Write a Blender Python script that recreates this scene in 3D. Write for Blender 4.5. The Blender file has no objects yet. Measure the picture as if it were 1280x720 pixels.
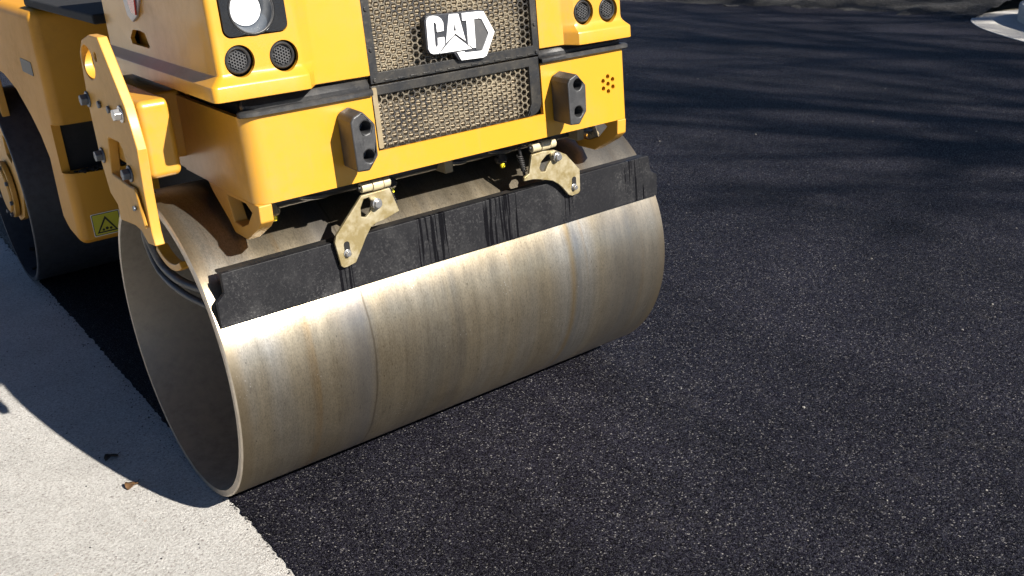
import bpy, bmesh, math, random
from mathutils import Vector, Matrix
random.seed(7)
R = math.radians
S = bpy.context.scene
COL = S.collection

# ------------------------------------------------------------------ camera, sky, sun, exposure
cd = bpy.data.cameras.new('camera'); cam = bpy.data.objects.new('camera', cd); COL.objects.link(cam)
cam.location = (-1.15711, -2.08607, 1.30255)
cam.rotation_euler = (R(67.29992), R(2.98679), R(-37.14954))
cd.sensor_width = 36; cd.lens = 1211.098 / 1280 * 36
cd.clip_start = 0.02; cd.clip_end = 900
S.camera = cam
SUN_DIR = Vector((0.38, -1.36, 1.0)).normalized()
elev = math.asin(SUN_DIR.z); rot = math.atan2(SUN_DIR.x, SUN_DIR.y)
W = bpy.data.worlds.new('World'); S.world = W; W.use_nodes = True
wn = W.node_tree.nodes; sky = wn.new('ShaderNodeTexSky'); sky.sky_type = 'NISHITA'; sky.sun_disc = False
sky.sun_elevation = elev; sky.sun_rotation = rot % (2 * math.pi); sky.air_density = .42; sky.dust_density = 0.1; sky.ozone_density = 1.8
W.node_tree.links.new(sky.outputs[0], wn['Background'].inputs[0]); wn['Background'].inputs[1].default_value = 0.05
sl = bpy.data.lights.new('sun', 'SUN'); sl.energy = 4.8; sl.angle = R(0.55); sl.color = (1.0, 0.95, 0.87)
so = bpy.data.objects.new('sun', sl); COL.objects.link(so)
so.rotation_euler = SUN_DIR.to_track_quat('Z', 'Y').to_euler()
vs = S.view_settings; vs.view_transform = 'Standard'; vs.look = 'None'; vs.gamma = 1; vs.use_curve_mapping = False
vs.exposure = 1.3
S.cycles.max_bounces = 6; S.cycles.sample_clamp_indirect = 6

# ------------------------------------------------------------------ node helpers
class NT:
    def __init__(s, name):
        s.m = bpy.data.materials.new(name); s.m.use_nodes = True
        s.t = s.m.node_tree; s.n = s.t.nodes; s.p = s.n['Principled BSDF']; s.co = s.n.new('ShaderNodeTexCoord')
    def L(s, a, b): s.t.links.new(a, b)
    def mapv(s, scale=(1, 1, 1), loc=(0, 0, 0), src=None):
        m = s.n.new('ShaderNodeMapping'); m.inputs['Scale'].default_value = scale; m.inputs['Location'].default_value = loc
        s.L(src or s.co.outputs['Object'], m.inputs[0]); return m.outputs[0]
    def noise(s, v, scale, detail=4, rough=.55, dist=0):
        n = s.n.new('ShaderNodeTexNoise'); n.inputs['Scale'].default_value = scale; n.inputs['Detail'].default_value = detail
        n.inputs['Roughness'].default_value = rough; n.inputs['Distortion'].default_value = dist
        s.L(v, n.inputs['Vector']); return n.outputs['Fac']
    def vor(s, v, scale, feature='F1', out='Distance', rnd=1):
        n = s.n.new('ShaderNodeTexVoronoi'); n.feature = feature; n.inputs['Scale'].default_value = scale
        n.inputs['Randomness'].default_value = rnd
        s.L(v, n.inputs['Vector']); return n.outputs[out]
    def ramp(s, f, stops, interp='LINEAR'):
        r = s.n.new('ShaderNodeValToRGB'); e = r.color_ramp.elements; r.color_ramp.interpolation = interp
        while len(e) < len(stops): e.new(0.5)
        for i, (p, c) in enumerate(stops):
            e[i].position = p; e[i].color = (c, c, c, 1) if isinstance(c, (int, float)) else (*c, 1)
        s.L(f, r.inputs[0]); return r.outputs[0]
    def mix(s, f, a, b, mode='MIX'):
        m = s.n.new('ShaderNodeMix'); m.data_type = 'RGBA'; m.blend_type = mode; m.clamp_result = False
        for sock, v in ((m.inputs[0], f), (m.inputs[6], a), (m.inputs[7], b)):
            if isinstance(v, (int, float)): sock.default_value = v
            elif isinstance(v, tuple): sock.default_value = (*v, 1) if len(v) == 3 else v
            else: s.L(v, sock)
        return m.outputs[2]
    def math(s, op, a, b=None, clamp=False):
        m = s.n.new('ShaderNodeMath'); m.operation = op; m.use_clamp = clamp
        for i, v in enumerate((a, b)):
            if v is None: continue
            if isinstance(v, (int, float)): m.inputs[i].default_value = v
            else: s.L(v, m.inputs[i])
        return m.outputs[0]
    def bump(s, h, strength, dist, normal=None):
        b = s.n.new('ShaderNodeBump'); b.inputs['Strength'].default_value = strength; b.inputs['Distance'].default_value = dist
        s.L(h, b.inputs['Height'])
        if normal is not None: s.L(normal, b.inputs['Normal'])
        return b.outputs[0]
    def set(s, **k):
        names = dict(base='Base Color', rough='Roughness', metal='Metallic', spec='Specular IOR Level', normal='Normal',
                     coat='Coat Weight', coatr='Coat Roughness', aniso='Anisotropic')
        for a, v in k.items():
            i = s.p.inputs[names[a]]
            if isinstance(v, (int, float)): i.default_value = v
            elif isinstance(v, tuple): i.default_value = (*v, 1)
            else: s.L(v, i)
        return s.m

def paint(name, base, rough=.33, coat=.25, dirt=.35, dirtcol=(.24, .17, .09)):
    t = NT(name); v = t.co.outputs['Object']
    a = t.noise(v, 3.2, 6, .65); b = t.noise(v, 38, 5, .7); st = t.noise(t.mapv((60, 60, 3)), 1, 4, .6)
    m = t.math('MULTIPLY', t.ramp(a, [(.42, 0), (.75, 1)]), t.ramp(b, [(.35, .15), (.7, 1)]))
    m = t.math('ADD', m, t.math('MULTIPLY', t.ramp(st, [(.58, 0), (.75, 1)]), .22))
    spots = t.ramp(t.vor(v, 85), [(.05, 1), (.09, 0)])
    m = t.math('ADD', m, t.math('MULTIPLY', spots, t.ramp(t.noise(v, 9, 2), [(.48, 0), (.60, 1)])))
    f = t.math('MULTIPLY', m, dirt, True)
    c = t.mix(f, base, dirtcol)
    rr = t.math('ADD', rough, t.math('MULTIPLY', f, .5))
    bm_ = t.bump(t.noise(v, 420, 2), .04, .001)
    return t.set(base=c, rough=rr, coat=coat, coatr=.18, normal=bm_)

YELLOW = paint('yellow_paint', (.50, .242, .015), dirt=.5, dirtcol=(.27, .18, .085))
YPLATE = paint('yellow_plate_paint', (.49, .24, .022), rough=.5, coat=.04, dirt=.45, dirtcol=(.27, .19, .11))
YSHADE = paint('shaded_yellow_paint', (.50, .225, .009), rough=.55, coat=0, dirt=.4, dirtcol=(.12, .07, .025))  # same yellow, deeper: the shade on the rear body is put into its colour

def rubber(name, base=.018, rough=.55, dust=.35, dcol=(.20, .18, .15), scale=30):
    t = NT(name); v = t.co.outputs['Object']
    f = t.math('MULTIPLY', t.ramp(t.noise(v, scale, 6, .7), [(.45, 0), (.8, 1)]), dust)
    f2 = t.math('MULTIPLY', t.ramp(t.noise(v, scale * 12, 3, .6), [(.58, 0), (.75, 1)]), dust * .8)
    f = t.math('ADD', f, f2, True)
    return t.set(base=t.mix(f, (base, base, base * 1.05), dcol), rough=rough, normal=t.bump(t.noise(v, 260, 4, .7), .25, .002))
RUBBER = rubber('black_rubber', .024, .45, .22, (.17, .165, .16), 22)
SEAL = rubber('rubber_seal', .022, .42, .22)
PLASTIC = rubber('black_plastic', .02, .38, .12)
DARK = rubber('dark_painted_steel', .012, .5, .25, (.12, .09, .06), 14)
HOSE = rubber('black_hose', .03, .4, .4)
SHADE_TAR = rubber('cavity_shade_and_tar', .003, .85, .04)  # near-black: shade of hollows put into the colour; also tar and mud

def scraper_mat():
    t = NT('scraper_rubber'); v = t.co.outputs['Object']
    st = t.ramp(t.noise(t.mapv((14, 9, 9)), 1, 6, .7), [(.46, 0), (.68, 1)])
    sep = t.n.new('ShaderNodeSeparateXYZ'); t.L(v, sep.inputs[0]); u = t.math('DIVIDE', t.math('ADD', sep.outputs[0], .61), 1.22)
    zone = t.ramp(u, [(0, 0), (.225, 1), (.26, 0), (.385, 1), (.45, 0), (.535, 1), (.615, 0), (.73, 1), (.76, 0), (.90, 1), (.955, 0)], 'CONSTANT')
    wet = t.math('MULTIPLY', t.ramp(t.noise(t.mapv((165, 2, 6), (3, 0, 0)), 1, 2, .5, .2), [(.55, 0), (.58, 1)]), zone)
    sp = t.ramp(t.noise(v, 190, 4, .75), [(.52, 0), (.68, 1)])
    big = t.math('MULTIPLY', t.ramp(t.noise(v, 7, 4), [(.4, .2), (.62, 1)]), t.ramp(u, [(0, 1.0), (.18, .95), (.3, .35), (.7, .35), (1, .7)]))
    f = t.math('MULTIPLY', t.math('ADD', t.math('MULTIPLY', st, .35), t.math('MULTIPLY', sp, .7), True), big)
    c = t.mix(t.math('MULTIPLY', f, .75), (.008, .008, .0095), (.18, .175, .17)); c = t.mix(wet, c, (.004, .004, .005))
    return t.set(base=c, rough=t.mix(wet, (.55, .55, .55), (.16, .16, .16)), normal=t.bump(t.noise(v, 300, 3, .7), .2, .0015), spec=.22)
SCRAPER = scraper_mat()

def drum_mat():
    t = NT('worn_drum_steel')
    ln = lambda sx, lx, det=4: t.noise(t.mapv((sx, .55, .55), (lx, 0, 0)), 1, det, .6)
    band = t.ramp(ln(5, 0, 3), [(.33, (.265, .24, .195)), (.45, (.295, .243, .165)), (.55, (.34, .285, .20)), (.68, (.33, .31, .275))])
    fine = t.ramp(ln(75, 3, 4), [(.25, .86), (.75, 1.08)])
    c = t.mix(1.0, band, fine, 'MULTIPLY')
    rust = t.ramp(ln(22, 11, 3), [(.62, 0), (.72, 1)])
    c = t.mix(t.math('MULTIPLY', rust, .4), c, (.30, .17, .045))
    blue = t.ramp(ln(7, 23, 3), [(.62, 0), (.72, 1)])
    c = t.mix(t.math('MULTIPLY', blue, .5), c, (.16, .165, .175))
    v = t.co.outputs['Object']
    pat = t.ramp(t.noise(v, 7, 6, .65), [(.35, 0), (.7, 1)])
    c = t.mix(t.math('MULTIPLY', pat, .35), c, (.34, .31, .26))
    fl = t.ramp(t.noise(t.mapv((150, 14, 14)), 1, 4, .65), [(.28, .80), (.46, 1), (.75, 1.06)]); c = t.mix(1.0, c, fl, 'MULTIPLY')
    c = t.mix(1.0, c, t.ramp(t.noise(t.mapv((420, 180, 180)), 1, 3, .7), [(.3, .72), (.5, 1), (.7, 1.18)]), 'MULTIPLY')
    pit = t.math('MULTIPLY', t.ramp(t.noise(t.mapv((260, 60, 60), (5, 2, 1)), 1, 3, .6), [(.66, 0), (.72, 1)]), t.ramp(t.noise(v, 5, 3), [(.42, 0), (.6, 1)]))
    c = t.mix(t.math('MULTIPLY', pit, .7), c, (.09, .06, .03))
    gm = t.ramp(t.noise(v, 26, 6, .75), [(.38, .84), (.62, 1.06)]); c = t.mix(.5, c, gm, 'MULTIPLY')
    speck = t.math('MULTIPLY', t.ramp(t.vor(v, 130), [(.10, 1), (.2, 0)]), t.ramp(t.noise(v, 11, 3), [(.60, 0), (.70, 1)]))
    c = t.mix(t.math('MULTIPLY', speck, .7), c, (.75, .73, .7))
    dk = t.math('MULTIPLY', t.ramp(t.vor(t.mapv((1, .6, .6)), 60), [(.05, 1), (.12, 0)]), t.ramp(t.noise(v, 16, 3), [(.5, 0), (.6, 1)]))
    c = t.mix(t.math('MULTIPLY', dk, .7), c, (.06, .05, .04))
    # one fine scratch line round the drum
    sep = t.n.new('ShaderNodeSeparateXYZ'); t.L(t.co.outputs['Object'], sep.inputs[0])
    # wear bands that run round the drum at fixed places along its width
    u = t.math('ADD', t.math('DIVIDE', sep.outputs[0], 1.22), .5); u = t.math('ADD', u, t.math('MULTIPLY', t.math('SUBTRACT', t.noise(v, 3, 2), .5), .01))
    c = t.mix(t.math('MULTIPLY', t.ramp(u, [(.185, 0), (.225, .7), (.25, 1), (.263, .5), (.275, 0)]), .5), c, (.205, .205, .22))
    c = t.mix(t.math('MULTIPLY', t.ramp(u, [(.742, 0), (.752, 1), (.758, 0), (.80, 0), (.85, .7), (.98, .5)]), .6), c, (.23, .225, .22))
    c = t.mix(t.math('MULTIPLY', t.ramp(u, [(.722, 0), (.735, 1), (.744, 0)]), .55), c, (.33, .21, .06))
    c = t.mix(t.math('MULTIPLY', t.ramp(u, [(0, 1), (.018, .8), (.03, 0), (.97, 0), (.985, .7), (1, 1)]), .5), c, (.30, .22, .12))
    d = t.math('ABSOLUTE', t.math('ADD', t.math('SUBTRACT', sep.outputs[0], -.287), t.math('MULTIPLY', t.math('SUBTRACT', t.noise(v, 6, 2), .5), .012)))
    c = t.mix(t.math('MULTIPLY', t.ramp(d, [(.0004, 1), (.0011, 0)]), .6), c, (.07, .05, .03))
    rr = t.math('ADD', .21, t.math('MULTIPLY', t.noise(t.mapv((18, 3, 3)), 1, 4), .22))
    b = t.bump(ln(200, 5, 3), .05, .0006); b = t.bump(t.noise(v, 210, 4, .7), .12, .001, b)
    return t.set(base=c, metal=.9, rough=rr, normal=b)
DRUM = drum_mat()
def steel(name, base=(.42, .40, .37), rough=.4, metal=.8, dirt=.4, dcol=(.16, .12, .07)):
    t = NT(name); v = t.co.outputs['Object']
    f = t.math('MULTIPLY', t.ramp(t.noise(v, 40, 6, .7), [(.4, 0), (.7, 1)]), dirt)
    return t.set(base=t.mix(f, base, dcol), rough=t.math('ADD', rough, t.math('MULTIPLY', f, .4)), metal=metal, normal=t.bump(t.noise(v, 300, 3), .12, .001))
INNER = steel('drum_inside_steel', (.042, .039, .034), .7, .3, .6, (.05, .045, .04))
RIM = steel('drum_edge_steel', (.48, .42, .34), .38, .75, .35)
REARDRUM = steel('dark_drum_steel', (.045, .048, .055), .5, .35, .5, (.02, .02, .02))
BOLT = steel('dark_zinc_bolt', (.10, .12, .15), .4, .7, .3)
BRIGHT = steel('bright_bolt', (.55, .55, .55), .3, .9, .2)
KHAKI = steel('khaki_zinc_plate', (.30, .235, .11), .42, .5, .75, (.42, .38, .28))
CREAM = paint('cream_pin_paint', (.46, .39, .24), dirt=.5)
DUSTY = steel('dusty_bracket', (.24, .19, .11), .6, .2, .5)
def grille_mat():
    t = NT('dusty_grille_steel'); v = t.co.outputs['Object']
    f = t.ramp(t.noise(v, 7, 5, .65), [(.40, .05), (.60, .9)]); g = t.ramp(t.noise(v, 160, 4, .7), [(.35, .3), (.7, 1)])
    f = t.math('MULTIPLY', f, g)
    return t.set(base=t.mix(f, (.012, .012, .014), (.32, .265, .175)), rough=.45)
GRILLE = grille_mat()
GFRAME = rubber('grille_frame_paint', .013, .36, .22, (.20, .17, .12), 9)
def radiator_mat():
    t = NT('dusty_radiator'); v = t.co.outputs['Object']
    c = t.mix(t.noise(v, 25, 5), (.36, .29, .19), (.56, .49, .38))
    return t.set(base=c, rough=.65, metal=.1, normal=t.bump(t.noise(v, 120, 3), .4, .004))
RAD = radiator_mat()
def flat(name, c, rough=.4, **k):
    t = NT(name); v = t.co.outputs['Object']
    f = t.math('MULTIPLY', t.ramp(t.noise(v, 90, 5, .7), [(.5, 0), (.8, 1)]), .15)
    return t.set(base=t.mix(f, c, (.2, .17, .13)), rough=rough, **k)
WHITE = flat('white_letter_plastic', (.80, .80, .80), .35)
GREYTEX = flat('grey_textured_plastic', (.045, .045, .047), .6)
BADGEBLK = flat('badge_black', (.02, .022, .028), .4)
RED = flat('red_lens', (.45, .015, .02), .12, coat=.6)
GREYLENS = flat('grey_lamp_housing', (.26, .25, .26), .3, coat=.4)
LABELY = flat('yellow_label', (.50, .45, .03), .5)
LABELW = flat('pale_label_edge', (.7, .7, .62), .5)
LABELK = flat('black_label_ink', (.012, .012, .012), .5)
NOZZLE = flat('yellow_nozzle_tip', (.80, .66, .01), .4)
GLOSSK = rubber('glossy_black_bezel', .01, .16, .03)
CHROME = flat('lamp_reflector', (.8, .82, .85), .12, metal=1.0)
LAMPRING = flat('blue_grey_lamp_ring', (.035, .045, .06), .25)
def lamp_mat():
    t = NT('lit_headlight_lens'); t.p.inputs['Emission Color'].default_value = (1, .98, .94, 1); t.p.inputs['Emission Strength'].default_value = .9
    return t.set(base=(.9, .9, .9), rough=.1)
LAMP = lamp_mat()

# ground materials
def asphalt_mat():
    t = NT('fresh_asphalt'); v = t.co.outputs['Object']
    n = t.n.new('ShaderNodeTexVoronoi'); n.inputs['Scale'].default_value = 350; t.L(v, n.inputs['Vector'])
    n2 = t.n.new('ShaderNodeTexVoronoi'); n2.inputs['Scale'].default_value = 780; t.L(v, n2.inputs['Vector'])
    sep = t.n.new('ShaderNodeSeparateColor'); t.L(n.outputs['Color'], sep.inputs[0])
    sep2 = t.n.new('ShaderNodeSeparateColor'); t.L(n2.outputs['Color'], sep2.inputs[0])
    big = t.noise(v, 1.1, 5, .6); mid = t.noise(v, 14, 4, .65)
    c = t.ramp(sep.outputs[0], [(.0, (.0012, .0011, .0022)), (.42, (.0048, .0043, .0078)), (.82, (.0115, .0108, .0175)), (.955, (.027, .0265, .036)), (.993, (.15, .142, .135))])
    c = t.mix(t.ramp(sep2.outputs[1], [(.90, 0), (.99, .4)]), c, (.08, .078, .08))
    c = t.mix(1.0, c, t.ramp(big, [(.3, .6), (.7, 1.4)]), 'MULTIPLY')
    c = t.mix(1.0, c, t.ramp(t.noise(t.mapv((5, .25, 1)), 1, 4, .6), [(.35, .82), (.65, 1.15)]), 'MULTIPLY')
    dust = t.math('MULTIPLY', t.ramp(mid, [(.55, 0), (.75, 1)]), t.ramp(t.noise(v, 2.3, 3), [(.5, 0), (.7, .22)]))
    c = t.mix(dust, c, (.12, .11, .10))
    # stones: every cell leans its own way
    vm = t.n.new('ShaderNodeVectorMath'); vm.operation = 'SUBTRACT'; vm.inputs[1].default_value = (.5, .5, .5); t.L(n.outputs['Color'], vm.inputs[0])
    vs_ = t.n.new('ShaderNodeVectorMath'); vs_.operation = 'MULTIPLY'; vs_.inputs[1].default_value = (1.0, 1.0, 0); t.L(vm.outputs[0], vs_.inputs[0])
    ge = t.n.new('ShaderNodeNewGeometry')
    va = t.n.new('ShaderNodeVectorMath'); va.operation = 'ADD'; t.L(vs_.outputs[0], va.inputs[0]); t.L(ge.outputs['Normal'], va.inputs[1])
    vn = t.n.new('ShaderNodeVectorMath'); vn.operation = 'NORMALIZE'; t.L(va.outputs[0], vn.inputs[0])
    h = t.math('SUBTRACT', 1, t.math('ADD', n.outputs['Distance'], t.math('MULTIPLY', n2.outputs['Distance'], .5)))
    b = t.bump(h, .7, .003, vn.outputs[0])
    rr = t.ramp(sep.outputs[2], [(0, .38), (1, .75)])
    spk = t.ramp(sep2.outputs[2], [(.84, .03), (.97, .9)])
    return t.set(base=c, rough=rr, spec=spk, normal=b)
ASPHALT = asphalt_mat()
def concrete_mat(name='brushed_concrete', k=1.0):
    t = NT(name); v = t.co.outputs['Object']
    c = t.ramp(t.noise(v, 170, 6, .82), [(.36, (.27 * k, .23 * k, .21 * k)), (.46, (.45 * k, .432 * k, .40 * k)), (.62, (.62 * k, .60 * k, .565 * k))])
    c = t.mix(1.0, c, t.ramp(t.noise(v, 5, 5, .6), [(.3, .88), (.7, 1.08)]), 'MULTIPLY')
    pits = t.math('MULTIPLY', t.ramp(t.vor(v, 95), [(.16, 1), (.30, 0)]), t.ramp(t.noise(v, 45, 3), [(.48, 0), (.58, 1)]))
    c = t.mix(t.math('MULTIPLY', pits, .6), c, (.16, .14, .12))
    sc = t.ramp(t.noise(t.mapv((55, 9, 1)), 1, 4, .7), [(.64, 0), (.7, 1)])
    c = t.mix(t.math('MULTIPLY', sc, .25), c, (.2, .18, .16))
    st = t.ramp(t.noise(v, 28, 2), [(.74, 0), (.78, 1)]); c = t.mix(t.math('MULTIPLY', st, .25), c, (.45, .24, .11))
    h = t.math('ADD', t.noise(v, 150, 5, .8), t.math('MULTIPLY', t.noise(v, 420, 3), .4))
    return t.set(base=c, rough=.85, spec=.3, normal=t.bump(h, 1.0, .009))
CONCRETE = concrete_mat('brushed_concrete', 1.12); KERB = concrete_mat('pale_kerb_concrete', 1.1)
def earth_mat(name, a, b, sc=9):
    t = NT(name); v = t.co.outputs['Object']
    c = t.mix(t.ramp(t.noise(v, sc, 8, .75), [(.3, 0), (.7, 1)]), a, b)
    c = t.mix(t.ramp(t.vor(v, 45), [(.05, .5), (.25, 0)]), c, (.25, .24, .22))
    return t.set(base=c, rough=.95, normal=t.bump(t.noise(v, 40, 8, .75), .9, .05))
EARTH = earth_mat('dry_earth', (.10, .085, .06), (.22, .19, .13), 2); SHADED_RUBBLE = earth_mat('shaded_rubble_soil', (.012, .012, .012), (.05, .048, .046), 14)  # rubble soil darkened so that shadow is part of its colour
SOIL = earth_mat('mulch', (.07, .055, .035), (.2, .15, .09), 20)
BARK = earth_mat('grey_bark', (.09, .075, .06), (.2, .175, .15), 12)
LEAFB = flat('brown_leaf', (.10, .05, .018), .7); LEAFD = flat('dark_leaf', (.02, .016, .012), .7)
STONE = flat('pale_stone_chip', (.17, .16, .145), .7); STONED = flat('asphalt_crumb', (.02, .02, .021), .5)

# ------------------------------------------------------------------ mesh helpers
def link(name, me, parent=None, mats=()):
    o = bpy.data.objects.new(name, me); COL.objects.link(o)
    if parent: o.parent = parent
    for m in mats: me.materials.append(m)
    return o
def done(name, bm, mat, parent=None, smooth=30, bev=0, seg=2):
    bmesh.ops.recalc_face_normals(bm, faces=bm.faces)
    me = bpy.data.meshes.new(name); bm.to_mesh(me); bm.free()
    mats = mat if isinstance(mat, (list, tuple)) else [mat]
    o = link(name, me, parent, mats)
    if smooth:
        for p in me.polygons: p.use_smooth = True
        me.set_sharp_from_angle(angle=R(smooth))
    if bev:
        b = o.modifiers.new('bevel', 'BEVEL'); b.width = bev; b.segments = seg; b.limit_method = 'ANGLE'; b.angle_limit = R(32)
        b.harden_normals = True
    return o
def bake(o):
    dg = bpy.context.evaluated_depsgraph_get(); dg.update()
    me = bpy.data.meshes.new_from_object(o.evaluated_get(dg)); o.modifiers.clear(); o.data = me
    return o
def cut(o, cutters):
    for c in cutters:
        m = o.modifiers.new('b', 'BOOLEAN'); m.operation = 'DIFFERENCE'; m.object = c; m.solver = 'EXACT'
    bake(o)
    for c in cutters: bpy.data.objects.remove(c, do_unlink=True)
    for p in o.data.polygons: p.use_smooth = True
    o.data.set_sharp_from_angle(angle=R(28))
def prism(bm, loops, fn, w0, w1):
    """loops of (u,v); fn(u,v,w)->xyz; a solid between w0 and w1, first loop outer, others holes"""
    ring0 = []; edges = []
    for lp in loops:
        vs0 = [bm.verts.new(fn(u, v, w0)) for u, v in lp]; ring0.append(vs0)
        for i in range(len(vs0)): edges.append(bm.edges.new((vs0[i], vs0[(i + 1) % len(vs0)])))
    if len(loops) == 1: f0 = [bm.faces.new(ring0[0])]
    else: f0 = [g for g in bmesh.ops.triangle_fill(bm, edges=edges, use_beauty=True)['geom'] if isinstance(g, bmesh.types.BMFace)]
    mp = {}
    for lp, vs0 in zip(loops, ring0):
        for (u, v), a in zip(lp, vs0): mp[a] = bm.verts.new(fn(u, v, w1))
    for f in f0: bm.faces.new([mp[a] for a in reversed(f.verts)])
    for vs0 in ring0:
        n = len(vs0)
        for i in range(n): a, b = vs0[i], vs0[(i + 1) % n]; bm.faces.new((a, b, mp[b], mp[a]))
    return bm
def box(bm, x0, x1, y0, y1, z0, z1):
    prism(bm, [[(x0, y0), (x1, y0), (x1, y1), (x0, y1)]], lambda u, v, w: (u, v, w), z0, z1); return bm
XZ = lambda u, v, w: (u, w, v)          # plate facing -y, thickness along y
YZ = lambda u, v, w: (w, u, v)          # plate facing x
PY = lambda x, z, off=0: -.365 + .058 * (z - .76) + off
PAN = lambda u, v, w: (u, PY(u * 0, v, w), v)   # plate lying parallel to the leaning front
def PAN(u, v, w): return (u, PY(u, v, w), v)
def circ(cx, cy, r, n=24, a0=0): return [(cx + r * math.cos(a0 + 2 * math.pi * i / n), cy + r * math.sin(a0 + 2 * math.pi * i / n)) for i in range(n)]
def rrect(x0, x1, z0, z1, r, n=5):
    out = []
    for cx, cz, a in ((x1 - r, z1 - r, 0), (x0 + r, z1 - r, 90), (x0 + r, z0 + r, 180), (x1 - r, z0 + r, 270)):
        for i in range(n + 1): t = R(a + 90 * i / n); out.append((cx + r * math.cos(t), cz + r * math.sin(t)))
    return out
def cyl(bm, p, q, r0, r1=None, n=16, cap=True):
    p, q = Vector(p), Vector(q); d = (q - p).normalized(); r1 = r0 if r1 is None else r1
    u = d.orthogonal().normalized(); v = d.cross(u)
    A = [bm.verts.new(p + (u * math.cos(2 * math.pi * i / n) + v * math.sin(2 * math.pi * i / n)) * r0) for i in range(n)]
    B = [bm.verts.new(q + (u * math.cos(2 * math.pi * i / n) + v * math.sin(2 * math.pi * i / n)) * r1) for i in range(n)]
    for i in range(n): bm.faces.new((A[i], A[(i + 1) % n], B[(i + 1) % n], B[i]))
    if cap: bm.faces.new(A); bm.faces.new(B)
    return bm
def tube(bm, pts, r, n=10):
    pts = [Vector(p) for p in pts]; rings = []; u = None
    for i, p in enumerate(pts):
        d = (pts[min(i + 1, len(pts) - 1)] - pts[max(i - 1, 0)]).normalized()
        u = d.orthogonal().normalized() if u is None else (u - d * u.dot(d)).normalized()
        v = d.cross(u); rr = r[i] if isinstance(r, (list, tuple)) else r
        rings.append([bm.verts.new(p + (u * math.cos(2 * math.pi * k / n) + v * math.sin(2 * math.pi * k / n)) * rr) for k in range(n)])
    for a, b in zip(rings, rings[1:]):
        for k in range(n): bm.faces.new((a[k], a[(k + 1) % n], b[(k + 1) % n], b[k]))
    bm.faces.new(rings[0]); bm.faces.new(rings[-1]); return bm
def spline(pts, n=6):
    P = [Vector(p) for p in pts]; P = [P[0]] + P + [P[-1]]; out = []
    for i in range(1, len(P) - 2):
        for k in range(n):
            t = k / n; a, b, c, d = P[i - 1:i + 3]
            out.append(.5 * ((2 * b) + (c - a) * t + (2 * a - 5 * b + 4 * c - d) * t * t + (3 * b - a - 3 * c + d) * t ** 3))
    return out + [P[-2]]
def hexbolt(name, p, axis, r, h, mat, parent, washer=True):
    p, a = Vector(p), Vector(axis).normalized(); bm = bmesh.new()
    if washer: cyl(bm, p, p + a * h * .22, r * 1.35, n=20)
    cyl(bm, p + a * h * .2, p + a * h, r, r * .96, n=6)
    return done(name, bm, mat, parent, 30, .0012)
def revolve(bm, prof, c, n=96):
    """prof: (x, r) closed polyline revolved round the x axis through c"""
    rings = []
    for i in range(n):
        a = 2 * math.pi * i / n
        rings.append([bm.verts.new((c[0] + x, c[1] + r * math.cos(a), c[2] + r * math.sin(a))) for x, r in prof])
    m = len(prof)
    for i in range(n):
        A, B = rings[i], rings[(i + 1) % n]
        for k in range(m): bm.faces.new((A[k], A[(k + 1) % m], B[(k + 1) % m], B[k]))
    return bm
def hexmesh(bm, x0, x1, z0, z1, s, hole, fn, w0, w1, inside=None):
    """a perforated sheet: hexagonal cells of radius s, each with a hexagonal hole"""
    dx, dz = 1.5 * s, math.sqrt(3) * s
    i = 0; x = x0 + s
    while x <= x1 - s * .8:
        z = z0 + dz / 2 + (dz / 2 if i % 2 else 0)
        while z <= z1 - dz * .4:
            if inside is None or inside(x, z):
                O = circ(x, z, s, 6); I = circ(x, z, hole, 6)
                o_ = [bm.verts.new(fn(u, v, w0)) for u, v in O]; i_ = [bm.verts.new(fn(u, v, w0)) for u, v in I]; k_ = [bm.verts.new(fn(u, v, w1)) for u, v in I]
                for k in range(6):
                    j = (k + 1) % 6
                    bm.faces.new((o_[k], o_[j], i_[j], i_[k])); bm.faces.new((i_[k], i_[j], k_[j], k_[k]))
            z += dz
        x += dx; i += 1
    return bm
def tag(o, label, cat, group=None, kind=None):
    if label: o['label'] = label
    if cat: o['category'] = cat
    if group: o['group'] = group
    if kind: o['kind'] = kind
    return o
def empty(name, loc=(0, 0, 0)):
    o = bpy.data.objects.new(name, None); o.location = loc; o.empty_display_size = .1; COL.objects.link(o); return o

# ------------------------------------------------------------------ ground
bm = bmesh.new(); g = [bm.verts.new((x, y, -.03)) for x, y in ((-400, -400), (400, -400), (400, 400), (-400, 400))]; bm.faces.new(g)
tag(done('ground', bm, EARTH, None, 0), None, None, kind='structure')
bm = bmesh.new()
prism(bm, [[(-7, -14), (-.50, -14), (-.50, 30), (-7, 30)]], lambda u, v, w: (u, v, w), -.028, -.004)
tag(done('concrete_pavement', bm, CONCRETE, None, 0), None, None, kind='structure')
rg = random.Random(3)
edge = []; y = -14.0
while y < 30:
    near = -1.2 < y < 3
    edge.append((-.583 + rg.gauss(0, .0022 if near else .006) + .003 * math.sin(y * 2.1), y)); y += .012 if near else .12
far = [(6.3, 30), (6.5, 12)]
for (x, y) in [(6.72, 6.6), (6.9, 5.7), (7.05, 5.1), (7.2, 4.5), (7.22, 3.9), (7.34, 3.3), (7.3, 2.8)]:
    for k in range(5): far.append((x + rg.gauss(0, .03), y - k * .11))
far += [(7.6, 1.4), (9.5, -3), (9.5, -14)]
bm = bmesh.new(); prism(bm, [edge + far], lambda u, v, w: (u, v, w), -.02, 0)
tag(done('asphalt_pavement', bm, ASPHALT, None, 0), None, None, kind='structure')

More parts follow.
